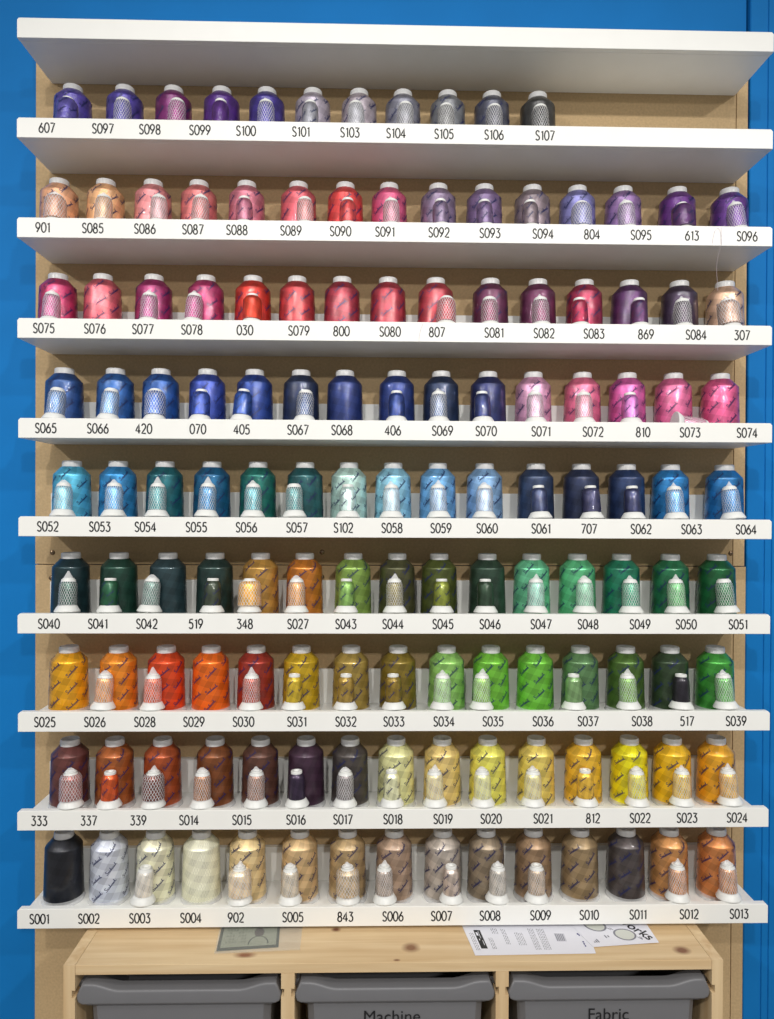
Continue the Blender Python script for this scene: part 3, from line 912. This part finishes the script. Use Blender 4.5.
ROW_GAIN = {1: 0.88, 2: 0.80, 3: 0.69, 4: 0.80, 5: 0.95, 6: 1.05, 7: 1.1, 8: 1.15, 9: 1.2}  # strong lamp light above and shelf shade below evened out in thread colour
rnd = random.Random(5)
for i, items in ROWS:
    sx, sz, st = SHELVES[i]
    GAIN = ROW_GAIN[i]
    for k, (lab, xl, xc, cc, mini) in enumerate(items):
        zb = sz + PLANK + 0.0002 + st * (xc - sx)
        yc = {5: -0.0470, 6: -0.0480, 7: -0.0520, 8: -0.0550, 9: -0.0575}.get(i, -0.0440)
        ref = lab if not lab.isdigit() else '%s %s' % (lab, beside(items, k))
        name = 'large %s thread cone in %s film' % (colour(cc), 'printed' if lum(cc) > 0.047 else 'clear')
        if lab == 'S004':
            name = 'large white thread cone under fine mesh without printed film'
        o = empty('thread_cone', (xc, yc, zb), '%s, at number %s' % (name, ref), 'thread cone', 'large thread cones on the shelves')
        o.rotation_euler = (0, 0, rnd.uniform(0, 2 * PI))
        o.scale = (1, 1, {7: 0.98, 8: 1.0, 9: 1.03}.get(i, 0.988))
        put('core', CONE_CORE, o)
        t = put('thread', CONE_THREAD, o)
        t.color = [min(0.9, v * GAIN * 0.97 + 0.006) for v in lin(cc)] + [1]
        put('film_skirt', CONE_SKIRT[(i + k) % 3], o)
        if lab == 'S004':
            put('net_sleeve', CONE_NET, o)
        elif 0.2126 * lin(cc)[0] + 0.7152 * lin(cc)[1] + 0.0722 * lin(cc)[2] > 0.047:
            put('printed_script', CONE_PRINT[(i * 3 + k * 2) % 5], o)
        if not mini:
            continue
        kind, xm, mc = mini
        lc = lin(mc)
        if kind in 'NTL':
            lc = [v * 0.98 for v in lc]
            what = 'small %s thread spool in a white net sleeve' % colour(mc)
        elif kind == 'B':
            what = 'small %s thread spool without any wrapping' % colour(mc)
        else:
            what = 'small %s thread spool in %s film' % (colour(mc), 'printed' if lum(mc) > 0.047 else 'clear')
        if lab == '517':
            what = 'small shiny black thread spool in clear film'
        if kind == 'L':
            what = 'small pink thread spool in a white net sleeve, lying on its side'
        o = empty('thread_spool', (0, 0, 0), '%s, at number %s' % (what, ref), 'thread spool', 'small thread spools on the shelf lips')
        if kind == 'L':
            o.location = (xm, -0.0880, sz + PLANK + 0.0192)
            o.rotation_euler = (0, PI / 2 + 0.10, 0)
        else:
            tilt, yf, zf = (0.130, -0.1074, 0.0285) if i < 4 else (0.140, -0.1085, 0.0300) if i == 4 else (0.130, -0.1145, 0.0312) if i < 7 else (0.090, -0.1165, 0.0308) if i == 7 else (0.060, -0.1185, 0.0306)
            tilt += rnd.uniform(-0.015, 0.015)
            roll = rnd.uniform(-0.03, 0.03)
            if lab == '307':
                yf -= 0.001
            if lab in ('S003',):
                roll = 0.07
            if lab in ('S042', 'S026', 'S065', '405', 'S066'):
                roll = 0.05
            if lab in ('S096', '307', 'S064', 'S051', 'S039', 'S024'):
                roll = -0.06
            o.location = (xm, yf + 0.0190 * math.cos(tilt), sz + zf + 0.0165 * abs(math.sin(roll)) - 0.0185 * math.sin(tilt) + st * (xm - sx))
            o.rotation_euler = (Matrix.Rotation(-tilt, 3, 'X') @ Matrix.Rotation(roll, 3, 'Y') @ Matrix.Rotation(rnd.uniform(0, 0.8), 3, 'Z')).to_euler()
        o.scale = (1, 1, 0.955)
        put('base', SPOOL_BASE, o)
        t = put('thread', SPOOL_THREAD, o)
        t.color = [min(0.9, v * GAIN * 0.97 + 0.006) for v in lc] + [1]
        put('cap', SPOOL_CAP, o)
        wide = {'901': 1.25, '607': 1.25, '307': 1.3, '348': 1.35, '333': 1.25, '339': 1.25, '902': 1.35, '843': 1.35, '804': 1.2, '420': 1.2, '807': 1.15, '613': 1.3,
                '030': 1.15, '070': 1.1, '405': 1.1, '707': 1.1}.get(lab, 1.0)
        fat = [t]
        if kind in 'NTL':
            fat.append(put('net_sleeve', SPOOL_NET, o))
            put('net_collar', COLLAR, o)
            if kind in 'TL':
                put('net_tip', TIPS[3 if lab in ('S030', 'S040', 'S028', 'S054', 'S055') else 0 if i < 4 else (i + k) % 3], o)
        elif kind == 'P' and 0.2126 * lin(mc)[0] + 0.7152 * lin(mc)[1] + 0.0722 * lin(mc)[2] > 0.047:
            fat.append(put('printed_script', SPOOL_PRINT[(i + k) % 3], o))
        for f in fat:
            f.scale = (wide, wide, 1.0)


# ------------------------------------------------------------------ stray threads
def strand(pts, r, label):
    cu = bpy.data.curves.new('loose_thread', 'CURVE')
    cu.dimensions = '3D'
    cu.bevel_depth = r
    cu.bevel_resolution = 1
    sp = cu.splines.new('NURBS')
    sp.points.add(len(pts) - 1)
    for q, p in zip(sp.points, pts):
        q.co = (*p, 1)
    sp.use_endpoint_u = True
    sp.order_u = 4
    tmp = bpy.data.objects.new('tmp', cu)
    C.objects.link(tmp)
    me = bpy.data.meshes.new_from_object(tmp.evaluated_get(bpy.context.evaluated_depsgraph_get()))
    bpy.data.objects.remove(tmp)
    me.materials.clear()
    o = link('loose_thread', me, M_HAIR)
    tag(o, label, 'thread')


# ------------------------------------------------------------------ the pine storage cabinet under the shelves
CT = -0.6792
CX0, CX1, CY = -0.4725, 0.4680, -0.1925
cab = empty('storage_cabinet', (0, -0.096, CT - 0.31), 'low pine storage cabinet with three plastic bins under the bottom shelf', 'cabinet')
cab_off = Vector((0, 0.096, -(CT - 0.31)))


def cpart(name, bm, m, **kw):
    for v in bm.verts:
        v.co += cab_off
    return mesh(name, bm, m, cab, **kw)


def upright(x0, x1, notch):
    """an upright with grooves cut for the rims of the bins: notch -1 / 1 / 0 = groove on its low-x / high-x / both sides"""
    zt, zb = CT if notch else CT - 0.0140, CT - 0.31
    g0, g1, gd = CT - 0.0475, CT - 0.0360, 0.0045
    poly = [(x0, zb), (x1, zb)]
    if notch >= 0:
        for z in (CT - 0.20, ):
            poly += [(x1, z - 0.0115), (x1 - gd, z - 0.0115), (x1 - gd, z), (x1, z)]
        poly += [(x1, g0), (x1 - gd, g0), (x1 - gd, g1), (x1, g1)]
    poly += [(x1, zt), (x0, zt)]
    if notch <= 0:
        poly += [(x0, g1), (x0 + gd, g1), (x0 + gd, g0), (x0, g0)]
        for z in (CT - 0.20, ):
            poly += [(x0, z), (x0 + gd, z), (x0 + gd, z - 0.0115), (x0, z - 0.0115)]
    bm = bmesh.new()
    prism(bm, poly, 'y', CY, -0.002)
    return bm


T = 0.0162
cpart('side_panel', upright(CX0, CX0 + T, 1), M_PINE_SIDE)
cpart('side_panel', upright(CX1 - T, CX1, -1), M_PINE_SIDE)
DV = [(-0.1660, -0.1470), (0.1400, 0.1585)]
for a, b in DV:
    cpart('divider', upright(a, b, 0), M_PINE_SIDE)
bm = bmesh.new()
box(bm, CX0 + T + 0.0003, CX1 - T - 0.0003, CY, -0.002, CT - 0.0140, CT, 0.0008, 2)
tp = mesh('top_panel', bm, M_PINE_TOP, cab)
tp.location = cab_off
bm = bmesh.new()
box(bm, CX0 + T, CX1 - T, CY, -0.002, CT - 0.31, CT - 0.294)
cpart('bottom_panel', bm, M_PINE_TOP)
bm = bmesh.new()
box(bm, CX0 + T, CX1 - T, -0.008, -0.002, CT - 0.294, CT - 0.0140)
cpart('back_panel', bm, M_BOARD)


def text_mesh(s, size):
    cu = bpy.data.curves.new('txt', 'FONT')
    cu.body = s
    cu.size = size
    cu.align_x = 'CENTER'
    tmp = bpy.data.objects.new('tmp', cu)
    C.objects.link(tmp)
    me = bpy.data.meshes.new_from_object(tmp.evaluated_get(bpy.context.evaluated_depsgraph_get()))
    bpy.data.objects.remove(tmp)
    me.materials.clear()
    me.transform(Matrix.Rotation(PI / 2, 4, 'X'))
    return me


bays = [(CX0 + T, DV[0][0]), (DV[0][1], DV[1][0]), (DV[1][1], CX1 - T)]
BINL = ['grey plastic bin in the cabinet bay under the S002 number', 'grey plastic bin lettered Machine in the middle cabinet bay', 'grey plastic bin lettered Fabric in the cabinet bay under the leaflets']
for (a, b), lb, word in zip(bays, BINL, ('', 'Machine', 'Fabric')):
    cx, hw = (a + b) / 2, (b - a) / 2 + 0.0036
    b0 = empty('storage_bin', (cx, -0.098, CT - 0.29), lb, 'bin', 'plastic bins in the pine cabinet')
    zr0, zr1 = -0.7385 - (CT - 0.29), -0.7180 - (CT - 0.29)
    gr0, gr1 = -0.7260 - (CT - 0.29), -0.7165 - (CT - 0.29)
    yf, yb = CY + 0.003 + 0.098, -0.012 + 0.098
    # tapering body, open at the top
    bm = bmesh.new()
    tw, bw = hw - 0.019, hw - 0.030
    ring = lambda w_, y0, y1, z, q=0.010: [bm.verts.new((x, y, z)) for x, y in ((-w_ + q, y0), (w_ - q, y0), (w_, y0 + q), (w_, y1 - q), (w_ - q, y1), (-w_ + q, y1), (-w_, y1 - q), (-w_, y0 + q))]
    rr = [ring(bw, yf + 0.018, yb - 0.012, 0.0), ring(tw, yf + 0.008, yb - 0.006, gr0 + 0.003), ring(tw - 0.002, yf + 0.010, yb - 0.008, gr0 + 0.003), ring(bw - 0.002, yf + 0.020, yb - 0.014, 0.002)]
    for p, q in zip(rr, rr[1:]):
        for i in range(8):
            j = (i + 1) % 8
            bm.faces.new((p[i], p[j], q[j], q[i]))
    bm.faces.new(rr[0][::-1])
    bm.faces.new(rr[-1])
    mesh('bin_body', bm, M_BIN, b0)
    # rim: side rails that run in the grooves, a back bar, and a rolled front that dips between raised corners
    bm = bmesh.new()
    for s in (-1, 1):
        box(bm, min(s * hw, s * (tw - 0.001)), max(s * hw, s * (tw - 0.001)), yf + 0.02, yb, gr0, gr1, 0.0012)
    box(bm, -tw, tw, yb - 0.010, yb, gr0, gr1, 0.0012)
    n = 40
    poly = []
    for i in range(n + 1):
        u = -1 + 2 * i / n
        d = (1 - abs(u)) * hw
        e = min(1.0, max(0.0, (d - 0.020) / 0.042))
        rise = 0.0165 * (1 - (e * e * (3 - 2 * e)))
        if d < 0.006:
            rise = 0.0165 - 0.028 * (1 - math.sqrt(max(0, 1 - ((0.006 - d) / 0.006) ** 2)))
        poly.append((u * (hw - 0.0042), zr1 + rise * 0.55))
    hf = hw - 0.0042
    low = [(hf, zr0 + 0.008), (hf - 0.002, zr0 + 0.003), (hf - 0.008, zr0), (-hf + 0.008, zr0), (-hf + 0.002, zr0 + 0.003), (-hf, zr0 + 0.008)]
    prism(bm, poly + low, 'y', yf, yf + 0.024, 0.0035)
    mesh('rim', bm, M_BIN, b0, True, 50)
    bm = bmesh.new()
    box(bm, -hw + 0.016, hw - 0.016, yf + 0.006, yf + 0.022, zr0 - 0.0045, zr0 + 0.002, 0.0018)
    mesh('rim_step', bm, M_BIN, b0)
    if word:
        me = text_mesh(word, 0.0250)
        t = link('name_label', me, M_INK, b0)
        t.location = (-0.0045 if word == 'Machine' else 0.001, yf + 0.0085, -0.7730 - (CT - 0.29))
        t['label'] = 'black lettering ' + word


# ------------------------------------------------------------------ papers and the banknote on the cabinet top
def sheet(bm, quad, z, t=0.00025):
    """a thin paper with a slight waviness; quad = four corners in x, y going round"""
    n = 10
    P = lambda u, v: (Vector(quad[0]) * (1 - u) * (1 - v) + Vector(quad[1]) * u * (1 - v) + Vector(quad[2]) * u * v + Vector(quad[3]) * (1 - u) * v)
    g = [[None] * (n + 1) for _ in range(n + 1)]
    h = [[None] * (n + 1) for _ in range(n + 1)]
    for i in range(n + 1):
        for j in range(n + 1):
            p = P(i / n, j / n)
            q = z
            g[i][j] = bm.verts.new((p.x, p.y, q + t))
            h[i][j] = bm.verts.new((p.x, p.y, q))
    for i in range(n):
        for j in range(n):
            bm.faces.new((g[i][j], g[i + 1][j], g[i + 1][j + 1], g[i][j + 1]))
            bm.faces.new((h[i][j], h[i][j + 1], h[i + 1][j + 1], h[i + 1][j]))
    for i in range(n):
        for (a, b, c, d) in ((g[i][0], h[i][0], h[i + 1][0], g[i + 1][0]), (g[i][n], g[i + 1][n], h[i + 1][n], h[i][n]), (g[0][i], g[0][i + 1], h[0][i + 1], h[0][i]), (g[n][i], h[n][i], h[n][i + 1], g[n][i + 1])):
            bm.faces.new((a, b, c, d))
    return P


def marks(P, z, rects):
    bm = bmesh.new()
    for u0, u1, v0, v1 in rects:
        q = [P(u0, v0), P(u1, v0), P(u1, v1), P(u0, v1)]
        bm.faces.new([bm.verts.new((p.x, p.y, z)) for p in q])
    return bm


def frame_on(P):
    return lambda u, v: P(u, v)


# leaflet with printed columns: u runs along the front edge, v runs back under the shelf
zA = CT + 0.0006
bm = bmesh.new()
PA = sheet(bm, [(0.1124, -0.1791), (0.2889, -0.1767), (0.2955, -0.0860), (0.0960, -0.0600)], zA)
la = mesh('leaflet', bm, M_PAPER)
tag(la, 'white leaflet with a black logo block lying on the pine cabinet', 'leaflet')
zt = zA + 0.00033
mesh('logo_block', marks(PA, zt, [(0.075, 0.128, 0.13, 0.52)]), M_INK, la)
mesh('logo_mark', marks(PA, zt + 0.00008, [(0.084, 0.100, 0.40, 0.47), (0.106, 0.110, 0.34, 0.50), (0.088, 0.096, 0.30, 0.33), (0.112, 0.117, 0.20, 0.30)]), M_PAPER, la)
rt = random.Random(3)
lines = []
for u0, u1, v0, v1, step in ((0.030, 0.062, 0.10, 0.46, 0.013), (0.17, 0.20, 0.12, 0.36, 0.013), (0.22, 0.275, 0.45, 0.58, 0.014), (0.30, 0.335, 0.22, 0.56, 0.013), (0.40, 0.46, 0.20, 0.50, 0.014), (0.52, 0.565, 0.10, 0.60, 0.013), (0.59, 0.65, 0.10, 0.60, 0.013)):
    u = u0
    while u < u1:
        v = v0
        while v < v1:
            l = rt.uniform(0.02, 0.07)
            lines.append((u, u + 0.0045, v, min(v + l, v1)))
            v += l + 0.014
        u += step
mesh('printed_text', marks(PA, zt, lines), M_GREY, la)
mesh('printed_panel', marks(PA, zt, [(0.72, 0.80, 0.30, 0.50)] + [(0.725 + 0.012 * k, 0.731 + 0.012 * k, 0.32, 0.48) for k in range(0)]), M_SHADE, la)
mesh('printed_bars', marks(PA, zt + 0.00006, [(0.725 + 0.014 * k, 0.732 + 0.014 * k, 0.31, 0.49) for k in range(5)]), M_GREY, la)
mesh('blue_word', marks(PA, zt, [(0.905, 0.918, 0.48, 0.52), (0.915, 0.925, 0.45, 0.49), (0.925, 0.938, 0.28, 0.31), (0.928, 0.938, 0.22, 0.27), (0.932, 0.942, 0.17, 0.21)]), M_BLUEINK, la)

zB = CT + 0.0014
bm = bmesh.new()
PB = sheet(bm, [(0.2890, -0.1632), (0.3908, -0.1536), (0.3895, -0.0700), (0.2600, -0.0700)], zB)
lb_ = mesh('leaflet', bm, M_PAPER)
tag(lb_, 'white leaflet printed with two round rings and bold lettering', 'leaflet')
zt = zB + 0.00033
bm = bmesh.new()
bmr = bmesh.new()
for cu_, cv_, ru, rv in ((0.30, 0.55, 0.13, 0.155), (0.60, 0.27, 0.14, 0.155)):
    pts = [(cu_ + ru * math.cos(2 * PI * i / 28), cv_ + rv * math.sin(2 * PI * i / 28)) for i in range(28)]
    bm.faces.new([bm.verts.new((*PB(u, v).xy, zt)) for u, v in pts])
    ribbon(bmr, pts, 0.026, lambda u, v: (*PB(u, v).xy, zt + 0.0001), True)
    for t in range(2):
        ribbon(bmr, [(cu_ + ru * 1.05 + 0.03 * t, cv_ - rv * 0.5), (cu_ + ru * 1.25 + 0.03 * t, cv_ - rv * 0.9)], 0.012, lambda u, v: (*PB(u, v).xy, zt + 0.0001))
mesh('ring_fill', bm, plain('pale_print', (206, 208, 200), 0.6), lb_)
mesh('ring_line', bmr, M_GREY, lb_)
cu = bpy.data.curves.new('txt', 'FONT')
cu.body = 'eworks'
cu.size = 0.0235
cu.offset = 0.0004
tmp = bpy.data.objects.new('tmp', cu)
C.objects.link(tmp)
me = bpy.data.meshes.new_from_object(tmp.evaluated_get(bpy.context.evaluated_depsgraph_get()))
bpy.data.objects.remove(tmp)
me.materials.clear()
t = link('printed_word', me, M_INK, lb_)
t.location = (0.3405, -0.0890, zt + 0.0001)
t.rotation_euler = (0, 0, math.radians(-58))
t['label'] = 'bold black lettering eworks'
mesh('printed_text', marks(PB, zt, [(0.08 + 0.03 * k, 0.10 + 0.03 * k, 0.10, 0.10 + 0.03 * (k % 3 + 1)) for k in range(3)] + [(0.30, 0.32, 0.20, 0.28), (0.34, 0.36, 0.22, 0.27), (0.78, 0.795, 0.10, 0.16), (0.45, 0.46, 0.62, 0.72)]), M_GREY, lb_)

# a note in a clear sleeve
zs = CT + 0.0004
bm = bmesh.new()
PN = sheet(bm, [(-0.2640, -0.1648), (-0.1747, -0.1565), (-0.1800, -0.0920), (-0.2690, -0.0960)], zs + 0.0003)
bn = mesh('paper_note', bm, plain('grey_green_paper', (138, 143, 126), 0.6, 0.06, 300))
tag(bn, 'grey green paper note with an oval portrait in a clear sleeve', 'banknote')
zt = zs + 0.0003 + 0.00033
M_N1 = plain('dark_note_ink', (62, 68, 60), 0.6)
M_N2 = plain('mid_note_ink', (112, 116, 102), 0.6)
mesh('note_border', marks(PN, zt, [(0.0, 1.0, 0.0, 0.10), (0.0, 0.05, 0.1, 1.0), (0.955, 1.0, 0.1, 1.0)]), M_N1, bn)
bm = bmesh.new()
bm.faces.new([bm.verts.new((*PN(0.66 + 0.085 * math.cos(a), 0.60 + 0.17 * math.sin(a)).xy, zt)) for a in (2 * PI * i / 24 for i in range(24))])
mesh('portrait_oval', bm, plain('portrait_ink', (84, 78, 76), 0.6), bn)
bm = bmesh.new()
ribbon(bm, [(0.66 + 0.16 * math.cos(a), 0.16 + 0.30 * math.sin(a)) for a in (PI * i / 14 for i in range(15))], 0.022, lambda u, v: (*PN(u, v).xy, zt))
mesh('portrait_shoulders', bm, M_N1, bn)
rects = []
for k in range(7):
    for j in range(5):
        if rt.random() < 0.8:
            rects.append((0.12 + 0.05 * k, 0.15 + 0.05 * k, 0.25 + 0.11 * j, 0.31 + 0.11 * j))
mesh('note_ornament', marks(PN, zt, rects), M_N2, bn)
bm = bmesh.new()
sheet(bm, [(-0.2655, -0.1708), (-0.1424, -0.1630), (-0.1450, -0.0880), (-0.2720, -0.0900)], zs + 0.0011, 0.00012)
sheet(bm, [(-0.2655, -0.1708), (-0.1424, -0.1630), (-0.1450, -0.0880), (-0.2720, -0.0900)], zs - 0.0002, 0.00012)
sl = mesh('clear_sleeve', bm, M_SLEEVE)
tag(sl, 'clear plastic sleeve holding a paper note on the pine cabinet', 'sleeve')

zz = SHELVES[3][1] + LIP
strand([(0.4975, -0.1010, zz + 0.058), (0.4975, -0.098, zz + 0.080), (0.494, -0.100, zz + 0.100), (0.493, -0.1185, zz + 0.117), (0.4935, -0.1195, zz + 0.135), (0.494, -0.119, zz + 0.150)], 0.00022, 'single thread running up from the net tip of the S084 spool')
z2 = SHELVES[2][1] + LIP
strand([(0.480, -0.1182, z2 - 0.028), (0.4815, -0.1182, z2 - 0.012), (0.486, -0.1182, z2 - 0.002), (0.491, -0.1182, z2 - 0.004), (0.494, -0.1182, z2 - 0.014), (0.4945, -0.1182, z2 - 0.029)], 0.0002, 'hair thin thread loop hanging on the shelf lip beside 613')
strand([(0.030, -0.1182, zz - 0.034), (0.0305, -0.1182, zz - 0.020), (0.033, -0.1182, zz - 0.010), (0.0365, -0.1182, zz - 0.002), (0.038, -0.116, zz + 0.0005)], 0.0002, 'hair thin thread hanging on the shelf lip beside 807')
